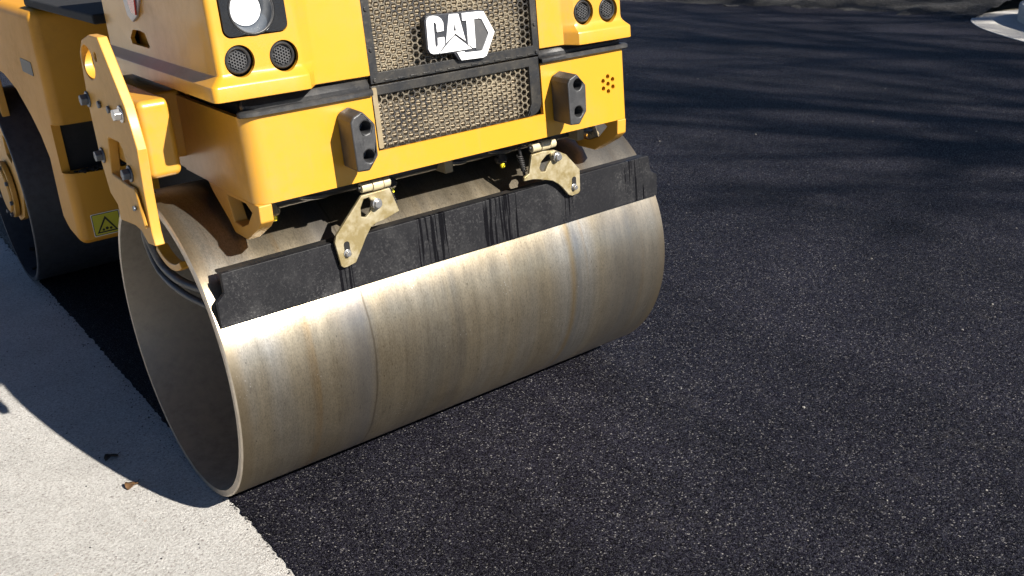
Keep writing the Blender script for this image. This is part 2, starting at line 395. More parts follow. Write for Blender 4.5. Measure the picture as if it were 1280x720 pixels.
# rough soil beyond the asphalt edge
bm = bmesh.new(); NX, NY = 60, 130; grid = []
from mathutils import noise as mn
for i in range(NX + 1):
    row = []
    for j in range(NY + 1):
        y = 2.45 + j * (12.5 / NY); xe = 7.22 if y < 3.6 else 7.22 - (y - 3.6) * .17
        u = i / NX; x = xe - .12 + u * u * 5.5
        h = -.025 + .20 * min(1, max(0, (x - xe + .08) / .75)) * (.6 + .5 * mn.noise((x * 1.1, y * .9, 3))) + .05 * mn.noise((x * 5, y * 5, 1)) + .025 * mn.noise((x * 14, y * 14, 2))
        if i == 0: h = -.028
        row.append(bm.verts.new((x, y, h)))
    grid.append(row)
for i in range(NX):
    for j in range(NY): bm.faces.new((grid[i][j], grid[i + 1][j], grid[i + 1][j + 1], grid[i][j + 1]))
tag(done('soil_bank', bm, SHADED_RUBBLE, None, 40), None, None, kind='structure')

# kerbed island, far right
isl = spline([(6.0, .33), (6.50, 1.15), (6.88, 1.69), (7.16, 1.99), (7.43, 2.15), (7.73, 2.10), (8.2, 1.6), (9.2, .1), (9.6, -2), (7.4, -3), (6.1, -1.2), (6.1, .25)], 6)
isl = [(p.x, p.y) for p in isl[:-1]]
def offs(poly, d):
    out = []; n = len(poly)
    for i in range(n):
        a, b = Vector(poly[i - 1]), Vector(poly[(i + 1) % n]); t = (b - a).normalized(); nrm = Vector((-t.y, t.x))
        out.append(tuple(Vector(poly[i]) + nrm * d))
    return out
cx = sum(p[0] for p in isl) / len(isl); cy = sum(p[1] for p in isl) / len(isl)
sg = 1 if (Vector(offs(isl, .1)[3]) - Vector((cx, cy))).length > (Vector(isl[3]) - Vector((cx, cy))).length else -1
U = lambda u, v, w: (u, v, w)
root = tag(empty('kerb_island', (7.2, 1.2, 0)), 'pale concrete kerbed island with gutter and mulch at the far edge of the asphalt', 'kerb')
bm = bmesh.new(); prism(bm, [offs(isl, sg * .36), isl], U, -.02, .006); o = done('gutter', bm, KERB, root, 30, .004)
o.location = -root.location
bm = bmesh.new(); prism(bm, [isl, offs(isl, -sg * .16)], U, -.02, .15); o = done('kerb', bm, KERB, root, 30, .018, 3); o.location = -root.location
inn = offs(isl, -sg * .157); bm = bmesh.new(); prism(bm, [inn], U, -.01, .13); o = done('mulch_bed', bm, SOIL, root, 30); o.location = -root.location

# loose crumbs of asphalt and pale chips, uncountable
bm = bmesh.new(); rg = random.Random(11)
def chip(bm, x, y, z, r, mi):
    vs_ = bmesh.ops.create_icosphere(bm, subdivisions=1, radius=r)['verts']
    for v in vs_:
        v.co *= rg.uniform(.65, 1.25); v.co.z *= .7
    bmesh.ops.rotate(bm, verts=vs_, cent=(0, 0, 0), matrix=Matrix.Rotation(rg.uniform(0, 6), 3, 'Z'))
    for v in vs_: v.co += Vector((x, y, z + r * .4))
    for f in {f for v in vs_ for f in v.link_faces}: f.material_index = mi
for k in range(420): chip(bm, rg.uniform(-.5, 5.5), rg.uniform(-1.6, 4.2), 0, rg.choice((.002, .0025, .003, .0045)), rg.choice((0, 0, 1)))
for k in range(260):
    y = rg.uniform(-.9, 2.6); d = abs(rg.gauss(0, .008 if y < .1 else .025)); chip(bm, -.586 - d, y, -.004, rg.uniform(.001, .0028), 1)
for k in range(60): chip(bm, -.62 - abs(rg.gauss(0, .25)), rg.uniform(-.6, 1.5), -.004, rg.uniform(.001, .0025), 1)
tag(done('loose_chips', bm, [STONE, STONED], None, 0), None, None, kind='stuff')

# two dead leaves on the concrete
def leaf(name, x, y, L_, W_, curl, mat, rz, label):
    bm = bmesh.new(); n = 10; rows = []
    for i in range(n + 1):
        t = i / n; w = W_ * math.sin(math.pi * min(1, t * .92 + .06)) ** .8 * (1 + .12 * math.sin(9 * t))
        rows.append([bm.verts.new(((t - .5) * L_, s * w, .002 + curl * (abs(s) ** 2) * w * 1.2 + .004 * math.sin(t * 5 + s))) for s in (-1, -.5, 0, .5, 1)])
    for a, b in zip(rows, rows[1:]):
        for k in range(4): bm.faces.new((a[k], a[k + 1], b[k + 1], b[k]))
    tube(bm, [(L_ * .5, 0, .003), (L_ * .62, .002, .004), (L_ * .75, .005, .003)], .0008, 6)
    o = done(name, bm, mat, None, 50); o.location = (x, y, -.003); o.rotation_euler = (0, 0, rz)
    m = o.modifiers.new('thick', 'SOLIDIFY'); m.thickness = .0008
    return tag(o, label, 'leaf', 'dead leaves on the concrete')
leaf('dead_leaf', -.748, .268, .036, .013, .5, LEAFD, .2, 'black curled leaf lying on the shaded concrete')
leaf('dead_leaf', -.747, .100, .034, .016, .35, LEAFB, .4, 'small brown leaf at the shadow edge on the sunlit concrete')

# ------------------------------------------------------------------ the road roller
roller = tag(empty('road_roller', (0, 0, 0)), 'yellow double drum road roller rolling fresh black asphalt beside concrete', 'road roller')
def drum(yc, matf, inner, name):
    hw, r = .608, .36; bm = bmesh.new()
    prof = [(-hw + .003, r), (hw - .003, r), (hw, r - .003), (hw, r - .016), (-hw, r - .016), (-hw, r - .003)]
    revolve(bm, prof, (0, yc, r), 160)
    for f in bm.faces:
        rr = [math.hypot(v.co.y - yc, v.co.z - r) for v in f.verts]; xs = [abs(v.co.x) for v in f.verts]
        f.material_index = 0 if min(rr) > r - .0005 else (1 if min(xs) > hw - .01 else 2)
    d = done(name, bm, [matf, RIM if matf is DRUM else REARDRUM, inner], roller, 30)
    d.data.set_sharp_from_angle(angle=R(35))
    for sx in (-1, 1):      # closing discs deep inside
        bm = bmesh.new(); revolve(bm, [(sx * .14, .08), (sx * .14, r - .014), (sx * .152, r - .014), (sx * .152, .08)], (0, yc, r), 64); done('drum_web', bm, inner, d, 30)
    return d
front = drum(0, DRUM, INNER, 'front_drum')
# a weld bead round the inside of the front drum and the hub, mounts and hoses seen through the open end
bm = bmesh.new(); cyl(bm, (-.24, 0, .36), (-.13, 0, .36), .11, .13, 40); done('drum_hub', bm, DARK, front, 30, .003)
bm = bmesh.new(); arc = [(R(238 + 4 * i)) for i in range(17)]
prism(bm, [[(.005 + .158 * math.cos(a), .705 + .158 * math.sin(a)) for a in arc] + [(.005 + .142 * math.cos(a), .705 + .142 * math.sin(a)) for a in reversed(arc)]], YZ, -.582, -.555)
o = done('mount_ring', bm, YELLOW, roller, 40, .003)
for pts, r in (([(-.585, .02, .72), (-.592, .085, .66), (-.585, .115, .600), (-.575, .09, .535), (-.565, -.008, .515), (-.52, -.123, .499), (-.42, -.16, .40)], .0105),
               ([(-.575, .05, .70), (-.588, .12, .62), (-.585, .135, .565), (-.58, .09, .512), (-.57, -.02, .492), (-.53, -.13, .468), (-.44, -.16, .38)], .008)):
    bm = bmesh.new(); tube(bm, spline(pts, 8), r, 10); done('hydraulic_hose', bm, HOSE, roller, 50)

# --- front support plate (left) and its opposite
def plate_side(name, x_out, x_in, main):
    P = [(.029, 1.035), (-.005, 1.062), (-.065, 1.0765), (-.126, 1.077), (-.217, .957), (-.243, .877), (-.231, .795), (-.227, .707), (-.234, .681), (-.185, .675), (-.156, .694), (-.05, .700), (.03, .735), (.05, .80), (.052, .92)]
    holes = [[(-.020 + .043 * math.cos(2 * math.pi * i / 28), 1.019 + .034 * math.sin(2 * math.pi * i / 28)) for i in range(28)],
             circ(-.084, 1.036, .009, 16), [(-.045, .866), (-.055, .871), (-.126, .872), (-.140, .860), (-.148, .838), (-.142, .805), (-.136, .780), (-.025, .780), (-.018, .79)]]
    bm = bmesh.new(); prism(bm, [P] + holes, YZ, x_out, x_in)
    return done(name, bm, YPLATE, roller, 25, .0025)
pl = plate_side('drum_support_plate', -.660, -.640, True); pl.location = (0, .026, -.004)
for (y, z, m) in [(.040, .937, BOLT), (-.190, .939, BRIGHT), (.020, .821, BOLT), (-.166, .817, BOLT)]:
    hexbolt('bolt', (-.660, y, z), (-1, 0, 0), .0125, .017, m, pl)
for (y, z) in [(-.047, .938), (-.112, .937)]: hexbolt('bolt', (-.660, y, z), (-1, 0, 0), .0085, .006, BOLT, pl, False)
bm = bmesh.new(); prism(bm, [[(-.052, .797), (-.165, .793), (-.197, .795), (-.206, .785), (-.222, .722), (-.212, .714), (-.046, .694)]], YZ, -.669, -.6615); o = done('cover_plate', bm, YPLATE, pl, 25, .004)
hexbolt('bolt', (-.669, -.190, .753), (-1, 0, 0), .006, .007, BOLT, o, False)
# crossmember box between plate and body
bm = bmesh.new(); box(bm, -.6395, -.574, -.197, .05, .804, .957); o = done('crossmember', bm, YELLOW, roller, 30, .014, 4)
bm = bmesh.new(); box(bm, -.60, -.49, .0, .30, .79, .935); done('crossmember_web', bm, YELLOW, o, 30, .006)

# --- lower front panel
def loft(rows, skip=None):
    bm = bmesh.new(); V = [[bm.verts.new(p) for p in r] for r in rows]
    for i in range(len(V) - 1):
        for k in range(len(V[i]) - 1):
            if skip and skip(i, k): continue
            bm.faces.new((V[i][k], V[i][k + 1], V[i + 1][k + 1], V[i + 1][k]))
    return bm, V
def low_path(z, d=0):
    out = [(-.500 + d, .02), (-.500 + d, -.12)]
    r = .036
    for i in range(7): a = R(180 + 90 * i / 6); out.append((-.500 + d + r + r * math.cos(a), PY(0, z, r + d) + (r) * math.sin(a)))
    fx = [-.40, -.30, -.2255, -.1, .0, .1, .2085, .30, .38]
    out += [(x, PY(0, z, d)) for x in fx]
    r = .008
    for i in range(5): a = R(270 + 90 * i / 4); out.append((.463 - d - r + r * math.cos(a), PY(0, z, r + d) + r * math.sin(a)))
    out += [(.463 - d, -.12), (.463 - d, .02)]
    return [(x, y, z) for x, y in out]
zs = [.757, .8105, .8112, .87, .924]
i0 = [i for i, p in enumerate(low_path(.8)) if abs(p[0] + .2255) < 1e-6][0]; i1 = [i for i, p in enumerate(low_path(.8)) if abs(p[0] - .2085) < 1e-6][0]
bm, _ = loft([low_path(z) for z in zs], lambda i, k: i >= 1 and i0 <= k < i1)
lower = done('lower_front_panel', bm, YELLOW, roller, 0)
m = lower.modifiers.new('s', 'SOLIDIFY'); m.thickness = .010; m.offset = -1
bake(lower)
c0 = (.409, .848); cs = []
for q in [c0] + [(c0[0] + .0175 * math.cos(R(60 * i + 30)), c0[1] + .0175 * math.sin(R(60 * i + 30))) for i in range(6)]:
    bm = bmesh.new(); prism(bm, [circ(q[0], q[1], .0057, 14)], PAN, -.04, .06); cs.append(done('c', bm, DARK, None, 0))
cut(lower, cs)
b = lower.modifiers.new('bevel', 'BEVEL'); b.width = .002; b.segments = 2; b.limit_method = 'ANGLE'; b.angle_limit = R(40)
# rounded black corner piece inside lower opening is part of the lower grille; lugs with tie-down holes
def lug(x0, x1):
    bm = bmesh.new()
    prism(bm, [[(-.10, .7565), (-.122, .735), (-.189, .690), (-.215, .667), (-.278, .667), (-.345, .705), (-.364, .722), (-.3652, .7565)],
               [(-.20, .745), (-.30, .748), (-.325, .735), (-.295, .705), (-.262, .692), (-.222, .692)]], YZ, x0, x1)
    return done('tie_down_lug', bm, YPLATE, roller, 25, .003)
lug(-.4985, -.470); lug(.434, .4625)
# rubber seal between panel and hood
def seal_path(z, d):
    p = low_path(z, d); return [(x, y, z) for x, y, _ in p]
prof = [(.9245, .004), (.9245, -.007), (.927, -.010), (.934, -.010), (.9365, -.007), (.937, .004), (.944, .003), (.952, .009), (.960, .018), (.966, .03)]
rows = [[(x, y, z) for x, y, _ in low_path(z, d)] for z, d in prof]
for lo_, hi_ in ((4, i0), (i1, len(rows[0]) - 3)):
    bm, _ = loft([r_[lo_:hi_ + 1] for r_ in rows])
    o = done('rubber_seal', bm, SEAL, roller, 35); m = o.modifiers.new('s', 'SOLIDIFY'); m.thickness = .003; m.offset = -1

# --- hood
def hood_row(z, lip, inset=0):
    pod = -.035 * lip + -.020 * (1 - lip); rec = 0.0
    xl = -.556 * lip + -.536 * (1 - lip) + inset; xr = .463 * lip + .447 * (1 - lip) - inset
    F = PY(0, z, pod) + inset; Rr = PY(0, z, rec) + inset
    out = [(xl, .285), (xl, .10), (xl, -.10), (xl, F + .06)]
    r = .011
    for i in range(6): a = R(180 + 90 * i / 5); out.append((xl + r + r * math.cos(a), F + r + r * math.sin(a)))
    out += [(x, F) for x in (-.48, -.43, -.40, -.374 + .03 * 0)]
    out += [(-.366, F + .002), (-.343, Rr - .002), (-.333, Rr), (-.28, Rr), (-.2225, Rr), (-.1, Rr), (0, Rr), (.1, Rr), (.2105, Rr), (.24, Rr), (.270, Rr), (.280, Rr - .002), (.300, F + .002), (.308, F), (.35, F), (.39, F)]
    for i in range(6): a = R(270 + 90 * i / 5); out.append((xr - r + r * math.cos(a), F + r + r * math.sin(a)))
    out += [(xr, F + .06), (xr, -.10), (xr, .10), (xr, .285)]
    return [(x, y, z - .012 * x * max(0, min(1, (1.02 - z) / .02))) for x, y in out]
lv = [(.959, .93, .002), (.9605, 1, 0), (.984, 1, 0), (.9865, .96, 0), (.989, .82, 0), (.993, .55, 0), (.999, .22, 0), (1.004, .04, 0), (1.009, 0, 0), (1.10, 0, 0), (1.18, 0, 0), (1.235, 0, .0), (1.236, 0, 0), (1.28, 0, .008), (1.305, 0, .022), (1.322, 0, .05), (1.328, 0, .09)]
h0 = [i for i, p in enumerate(hood_row(1.1, 0)) if abs(p[0] + .2225) < 1e-6][0]; h1 = [i for i, p in enumerate(hood_row(1.1, 0)) if abs(p[0] - .2105) < 1e-6][0]
bm, V = loft([hood_row(*a) for a in lv], lambda i, k: lv[i][0] < 1.2355 and h0 <= k < h1)
bm.faces.new(V[-1])
bm.faces.new([r_[0] for r_ in V] + [r_[-1] for r_ in reversed(V)])
hood = done('hood', bm, YELLOW, roller, 0)
m = hood.modifiers.new('s', 'SOLIDIFY'); m.thickness = .009; m.offset = -1
bake(hood)
cs = []
PLUGS = [(-.494, 1.033), (-.408, 1.031), (.326, 1.026), (.400, 1.023)]
for x, z in PLUGS:
    bm = bmesh.new(); prism(bm, [circ(x + .003, z - .0015, .0285, 32)], PAN, -.06, .03); cs.append(done('c', bm, DARK, None, 0))
for x0, x1 in ((-.514, -.388), (.315, .437)):
    bm = bmesh.new(); prism(bm, [rrect(x0, x1, 1.072, 1.212, .016)], PAN, -.06, .05); cs.append(done('c', bm, DARK, None, 0))
bm = bmesh.new(); prism(bm, [[(.091, 1.057), (.05, 1.059), (.012, 1.056), (-.006, 1.030), (.0, 1.026), (.112, 1.026), (.118, 1.038)]], YZ, -.60, -.48); cs.append(done('c', bm, DARK, None, 0))
cut(hood, cs)
b = hood.modifiers.new('bevel', 'BEVEL'); b.width = .002; b.segments = 2; b.limit_method = 'ANGLE'; b.angle_limit = R(38)
# backing behind the hand hole and near-black blocks that paint in the interior shade
bm = bmesh.new(); box(bm, -.512, -.506, -.03, .14, 1.0, 1.08); done('hood_liner', bm, YSHADE, hood, 0)
bm = bmesh.new(); box(bm, -.50, .42, -.24, .27, .94, 1.27); done('engine_block', bm, SHADE_TAR, roller, 0)
bm = bmesh.new(); box(bm, -.47, .435, -.27, .02, .775, .935); box(bm, -.45, .42, -.20, .5, .735, .775); done('front_frame', bm, SHADE_TAR, roller, 0, .004)
bm = bmesh.new(); box(bm, -.475, -.468, .0, .5, .74, .95); box(bm, -.4985, -.47, .022, .5, .757, .95); done('frame_side', bm, YELLOW, roller, 0, .003)

def headlight(x0, x1):
    r_ = empty('headlight'); r_.parent = roller
    xc = (x0 + x1) / 2 - .003; zc = 1.117
    bm = bmesh.new(); prism(bm, [rrect(x0 + .002, x1 - .002, 1.0745, 1.2095, .015), circ(xc, zc, .044, 36)], PAN, -.024, .02)
    done('bezel', bm, GLOSSK, r_, 30, .004, 3)
    bm = bmesh.new(); n = 36
    A = [bm.verts.new(PAN(u, v, -.012)) for u, v in circ(xc, zc, .0438, n)]; B = [bm.verts.new(PAN(u, v, .012)) for u, v in circ(xc, zc, .0295, n)]
    for i in range(n): bm.faces.new((A[i], A[(i + 1) % n], B[(i + 1) % n], B[i]))
    done('reflector', bm, LAMPRING, r_, 40)
    bm = bmesh.new(); tube(bm, [PAN(xc + .0415 * math.cos(2 * math.pi * i / 36), zc + .0415 * math.sin(2 * math.pi * i / 36), -.0225) for i in range(37)], .0022, 8); done('trim_ring', bm, PLASTIC, r_, 60)
    bm = bmesh.new(); rings = []
    for j in range(6):
        t = j / 5; rr = .0300 * math.cos(t * math.pi / 2); w = .008 - .010 * math.sin(t * math.pi / 2)
        rings.append([bm.verts.new(PAN(u, v, w)) for u, v in circ(xc, zc, max(rr, .0005), n)])
    for a, b_ in zip(rings, rings[1:]):
        for i in range(n): bm.faces.new((a[i], a[(i + 1) % n], b_[(i + 1) % n], b_[i]))
    bm.faces.new(rings[-1]); done('lens', bm, LAMP, r_, 60)
headlight(-.514, -.388); headlight(.315, .437)
for x, z in PLUGS:
    r_ = empty('vent_plug'); r_.parent = roller
    bm = bmesh.new(); n = 32; prof = [(.0248, .03), (.0248, -.016), (.0238, -.0195), (.0215, -.021), (.0195, -.0195), (.0185, -.015)]; rings = []
    for rr, w in prof: rings.append([bm.verts.new(PAN(u, v, w)) for u, v in circ(x, z, rr, n)])
    for a, b_ in zip(rings, rings[1:]):
        for i in range(n): bm.faces.new((a[i], a[(i + 1) % n], b_[(i + 1) % n], b_[i]))
    bm.faces.new(rings[-1]); done('plug_body', bm, PLASTIC, r_, 40)
    bm = bmesh.new(); hexmesh(bm, x - .0195, x + .0195, z - .0195, z + .0195, .0033, .0024, PAN, -.0185, -.0152, lambda a, b_: math.hypot(a - x, b_ - z) < .0165)
    done('plug_mesh', bm, GREYTEX, r_, 0)
# side marker lamp on the left flank
r_ = empty('side_marker_lamp'); r_.parent = roller
bm = bmesh.new(); prism(bm, [[(.103, 1.20), (.103, 1.118), (.092, 1.086), (.065, 1.075), (.028, 1.088), (-.006, 1.122), (-.006, 1.20)]], YZ, -.5415, -.534); done('housing', bm, GREYLENS, r_, 30, .003, 3)
bm = bmesh.new(); prism(bm, [[(.060, 1.185), (.058, 1.112), (.045, 1.095), (.020, 1.092), (.012, 1.12), (.010, 1.185)]], YZ, -.5455, -.5417); done('lens', bm, RED, r_, 30, .0015)

# --- grilles
up = empty('upper_grille'); up.parent = roller
bm = bmesh.new(); prism(bm, [[(-.2215, .945), (.2095, .945), (.2095, 1.233), (-.2215, 1.233)], [(-.203, .966), (-.203, 1.215), (.193, 1.215), (.193, .966)]], PAN, .001, .014)
for x in (-.2125, .2015):
    for z in (.952, 1.012, 1.09, 1.17):
        prism(bm, [circ(x, z, .0045, 10)], PAN, -.002, .0008)
for i in range(13):
    prism(bm, [rrect(-.19 + i * .0305, -.19 + i * .0305 + .018, .9475, .9505, .001, 2)], PAN, -.0012, .0008)
done('grille_frame', bm, GFRAME, up, 30, .0018)
bm = bmesh.new(); hexmesh(bm, -.2065, .1975, .957, 1.225, .0088, .0073, PAN, .007, .011); done('mesh_sheet', bm, GRILLE, up, 0)
lo = empty('lower_grille'); lo.parent = roller
r = .03; corner = [(.2065 - r + r * math.cos(R(270 + 15 * i)), .8125 + r + r * math.sin(R(270 + 15 * i))) for i in range(7)]
bm = bmesh.new(); prism(bm, [[(-.2235, .8125)] + corner + [(.2065, .9405), (-.2235, .9405)], [(-.2125, .8138), (-.2125, .9215), (.178, .9215), (.178, .840), (.165, .8138)]], PAN, .002, .015)
done('grille_frame', bm, GFRAME, lo, 30, .002)
bm = bmesh.new(); prism(bm, [rrect(-.2225, -.2115, .8145, .938, .003, 2)], PAN, .0004, .0019); done('dusty_edge', bm, DUSTY, lo, 0)
bm = bmesh.new(); hexmesh(bm, -.2150, .1870, .8125, .931, .0088, .0073, PAN, .008, .012); done('mesh_sheet', bm, GRILLE, lo, 0)
# corrugated dusty radiator right behind
rows = []; z = .80
while z < 1.26:
    for dz, w in ((0, .046), (.0012, .036), (.0040, .034), (.0050, .044)):
        rows.append([PAN(x, z + dz, w + .0025 * math.sin(x * 520) ** 2) for x in [-.215 + i * .43 / 240 for i in range(241)]])
    z += .0076
bm, _ = loft(rows); done('radiator', bm, RAD, roller, 0)
# --- badge
BD = {'base': [(-.087, 1.053), (-.082, 1.061), (-.074, 1.063), (-.007, 1.061), (.042, 1.06), (.06, 1.058), (.086, 1.011), (.058, .961), (.05, .959), (-.008, .961), (-.013, .965), (-.023, .98), (-.077, .983), (-.085, .988), (-.088, .997)],
 'C': [(-.084, 1.051), (-.082, 1.056), (-.077, 1.06), (-.066, 1.061), (-.056, 1.059), (-.048, 1.053), (-.044, 1.045), (-.045, 1.029), (-.061, 1.028), (-.061, 1.044), (-.064, 1.048), (-.067, 1.047), (-.068, 1.042), (-.069, 1.002), (-.067, .998), (-.064, .999), (-.062, 1.003), (-.061, 1.016), (-.045, 1.016), (-.045, 1.002), (-.063, .985), (-.076, .986), (-.082, .989), (-.086, .997)],
 'A1': [(-.028, 1.059), (-.0155, 1.059), (-.0168, 1.042), (-.0205, 1.025), (-.017, 1.025), (-.0168, 1.02), (-.042, 1.004)], 'A2': [(-.0155, 1.059), (-.005, 1.058), (.007, 1.002), (-.0168, 1.02), (-.017, 1.025), (-.0135, 1.025), (-.0168, 1.042)],
 'tri': [(-.018, 1.0155), (.021, .984), (-.059, .985)], 'T': [(.004, 1.058), (.0445, 1.057), (.0445, 1.043), (.033, 1.043), (.031, .985), (.024, .985), (.013, .994), (.014, 1.043), (.004, 1.043)],
 'hexa': [(.0455, 1.057), (.059, 1.056), (.083, 1.011), (.057, .965), (.048, .962), (-.008, .964), (-.017, .981), (.001, .981), (.002, .978), (.047, .976), (.068, 1.01), (.053, 1.041), (.0455, 1.0435)]}
bm = bmesh.new(); prism(bm, [BD['base']], PAN, -.008, .006); badge = done('badge', bm, BADGEBLK, roller, 30, .0015)
bm = bmesh.new()
for k_ in ('C', 'A1', 'A2', 'tri', 'T', 'hexa'): prism(bm, [BD[k_]], PAN, -.0115, -.0082)
done('badge_lettering', bm, WHITE, badge, 0)
bm = bmesh.new(); prism(bm, [[(.034, 1.042), (.052, 1.0395), (.066, 1.01), (.047, .978), (.032, .98)]], PAN, -.0095, -.0082); done('badge_panel', bm, GREYTEX, badge, 0)

# --- rubber bumper blocks
def bumper(x0, z0, z1, hx, hz):
    w = .050; P = [(x0, z0), (x0 + w * .55, z0 - .002), (x0 + w, z0 + .024), (x0 + w + .002, z1 - .026), (x0 + w * .55, z1 + .002), (x0 + .006, z1 - .006), (x0, z1 - .016)]
    def fn(u, v, w_):
        t = (w_ + .068) / .068; return PAN(u - (.004 * (1 - t)), v, w_)
    bm = bmesh.new(); prism(bm, [P] + [circ(a, b_, .012, 20) for a, b_ in zip(hx, hz)], fn, -.068, -.001)
    o = done('rubber_bumper', bm, RUBBER, roller, 30, .006, 3)
    for a, b_ in zip(hx, hz): bm = bmesh.new(); prism(bm, [circ(a - .002, b_, .0115, 16)], PAN, -.030, -.022); done('bumper_bolt', bm, BOLT, o, 30)
bumper(-.309, .797, .910, (-.279, -.279), (.880, .824))
bumper(.234, .791, .900, (.262, .260), (.878, .818))

# --- scraper bar and its two swing brackets
TOPY, TOPZ, BOTY, BOTZ = -.320, .630, -.3255, .521
bm = bmesh.new()
SL = lambda u, v, w: (u, BOTY + (TOPY - BOTY) * (v - BOTZ) / (TOPZ - BOTZ) + w, v)
zL = [(-.580, .630), (-.581, .588), (-.598, .573), (-.599, .521)]; zR = [(.604, .521), (.605, .578), (.584, .590), (.577, .632)]
pts = zL + [(-.4, .5205), (-.1, .522), (.2, .5205), (.45, .5215)] + zR
prism(bm, [pts], SL, -.006, .006)
scr = done('scraper_bar', bm, SCRAPER, roller, 25, .0015)
bm = bmesh.new(); box(bm, -.578, .577, TOPY + .0065, TOPY + .034, .6225, .628); done('scraper_flange', bm, DARK, scr, 0, .001)
def bracket(poly, slot, bolt, foot, barrel, spring, mirror):
    root_ = empty('scraper_bracket'); root_.parent = roller
    bm = bmesh.new(); prism(bm, [poly, slot], XZ, -.3420, -.3345); done('bracket_plate', bm, KHAKI, root_, 25, .0015)
    bm = bmesh.new(); x0, x1, zb = barrel
    cyl(bm, (x0, -.336, zb), (x0 + (x1 - x0) * .36, -.336, zb), .0108, n=20); cyl(bm, (x0 + (x1 - x0) * .38, -.336, zb), (x0 + (x1 - x0) * .74, -.336, zb), .0118, n=20); cyl(bm, (x0 + (x1 - x0) * .76, -.336, zb), (x1, -.336, zb + .0005), .0108, n=20)
    done('hinge_barrel', bm, CREAM, root_, 30, .0012)
    bm = bmesh.new(); cyl(bm, (x0 - .006, -.336, zb), (x1 + .004, -.336, zb), .005, n=12); done('hinge_pin', bm, DARK, root_, 30)
    cyl_ = bmesh.new(); cyl(cyl_, (bolt[0], -.342, bolt[1]), (bolt[0], -.352, bolt[1]), .0125, .0115, 20); cyl(cyl_, (bolt[0], -.352, bolt[1]), (bolt[0], -.358, bolt[1]), .0085, .008, 20); done('knob_bolt', cyl_, BRIGHT, root_, 30, .001)
    hexbolt('foot_bolt', (foot[0], -.342, foot[1]), (0, -1, 0), .0065, .009, BRIGHT, root_)
    bm = bmesh.new(); prism(bm, [rrect(foot[0] - .006, foot[0] + .007, foot[1] - .001, foot[1] + .026, .006)], XZ, -.3428, -.3422); done('slot_shadow', bm, SHADE_TAR, root_, 0)
    (sx0, sz0), (sx1, sz1) = spring; pts = []; turns = 8
    for i in range(turns * 12 + 1):
        t = i / (turns * 12); a = 2 * math.pi * turns * t
        pts.append((sx0 + (sx1 - sx0) * t + .0065 * math.cos(a), -.318 + .0065 * math.sin(a), sz0 + (sz1 - sz0) * t))
    bm = bmesh.new(); tube(bm, pts, .0016, 6); done('coil_spring', bm, DARK, root_, 60)
    bm = bmesh.new(); cyl(bm, (sx0, -.318, sz0 + .02), (sx1, -.318, sz1 - .012), .0035, n=10); done('spring_rod', bm, DARK, root_, 40)
LB = [(-.266, .720), (-.334, .650), (-.339, .635), (-.331, .581), (-.327, .577), (-.318, .576), (-.296, .581), (-.280, .606), (-.267, .628), (-.252, .648), (-.238, .654), (-.221, .656), (-.180, .667), (-.198, .722)]
RB = [(.184, .716), (.174, .673), (.159, .667), (.159, .658), (.185, .657), (.207, .652), (.243, .641), (.260, .630), (.271, .62), (.293, .594), (.302, .590), (.324, .592), (.329, .597), (.329, .651), (.287, .697), (.253, .714), (.217, .718)]
def bean(pts): return [(a, b_) for a, b_ in pts]
bracket(LB, bean([(-.262, .712), (-.249, .713), (-.243, .700), (-.250, .681), (-.262, .672), (-.272, .676), (-.271, .695)]), (-.236, .698), (-.314, .606), (-.264, -.196, .735), ((-.190, .715), (-.178, .680)), False)
bracket(RB, bean([(.240, .708), (.228, .707), (.211, .694), (.205, .680), (.210, .670), (.222, .668), (.232, .684), (.243, .694)]), (.254, .699), (.309, .611), (.186, .256, .731), ((.165, .716), (.178, .674)), True)

# spray bar with yellow nozzles
bm = bmesh.new(); cyl(bm, (-.46, -.255, .722), (.42, -.255, .722), .013, n=16)
box(bm, -.45, .42, -.245, -.19, .712, .736); done('spray_bar', bm, DARK, roller, 40)
for x, z in [(-.428, .697), (-.150, .694), (.154, .687), (.447, .690)]:
    r_ = empty('spray_nozzle'); r_.parent = roller
    bm = bmesh.new(); cyl(bm, (x, -.255, z + .030), (x - .004, -.268, z + .004), .010, .012, 16); cyl(bm, (x - .016, -.262, z + .012), (x + .012, -.262, z + .012), .008, n=6); done('nozzle_body', bm, DUSTY if x < -.4 or x > .4 else DARK, r_, 30, .001)
    bm = bmesh.new(); cyl(bm, (x - .004, -.270, z + .002), (x - .005, -.274, z - .007), .0062, .0045, 12); done('nozzle_tip', bm, NOZZLE, r_, 30, .001)
rg = random.Random(5)
for k in range(9):
    x = rg.uniform(-.42, .4); bm = bmesh.new(); tube(bm, spline([(x, -.22, .735), (x + .03, -.27, .725), (x + .09, -.26, .715), (x + .14, -.22, .728)], 5), .006, 8); done('water_hose', bm, HOSE, roller, 50)
for x in (-.03, .36): bm = bmesh.new(); box(bm, x, x + .022, -.30, -.22, .708, .742); done('hose_clip', bm, DUSTY, roller, 0, .003)

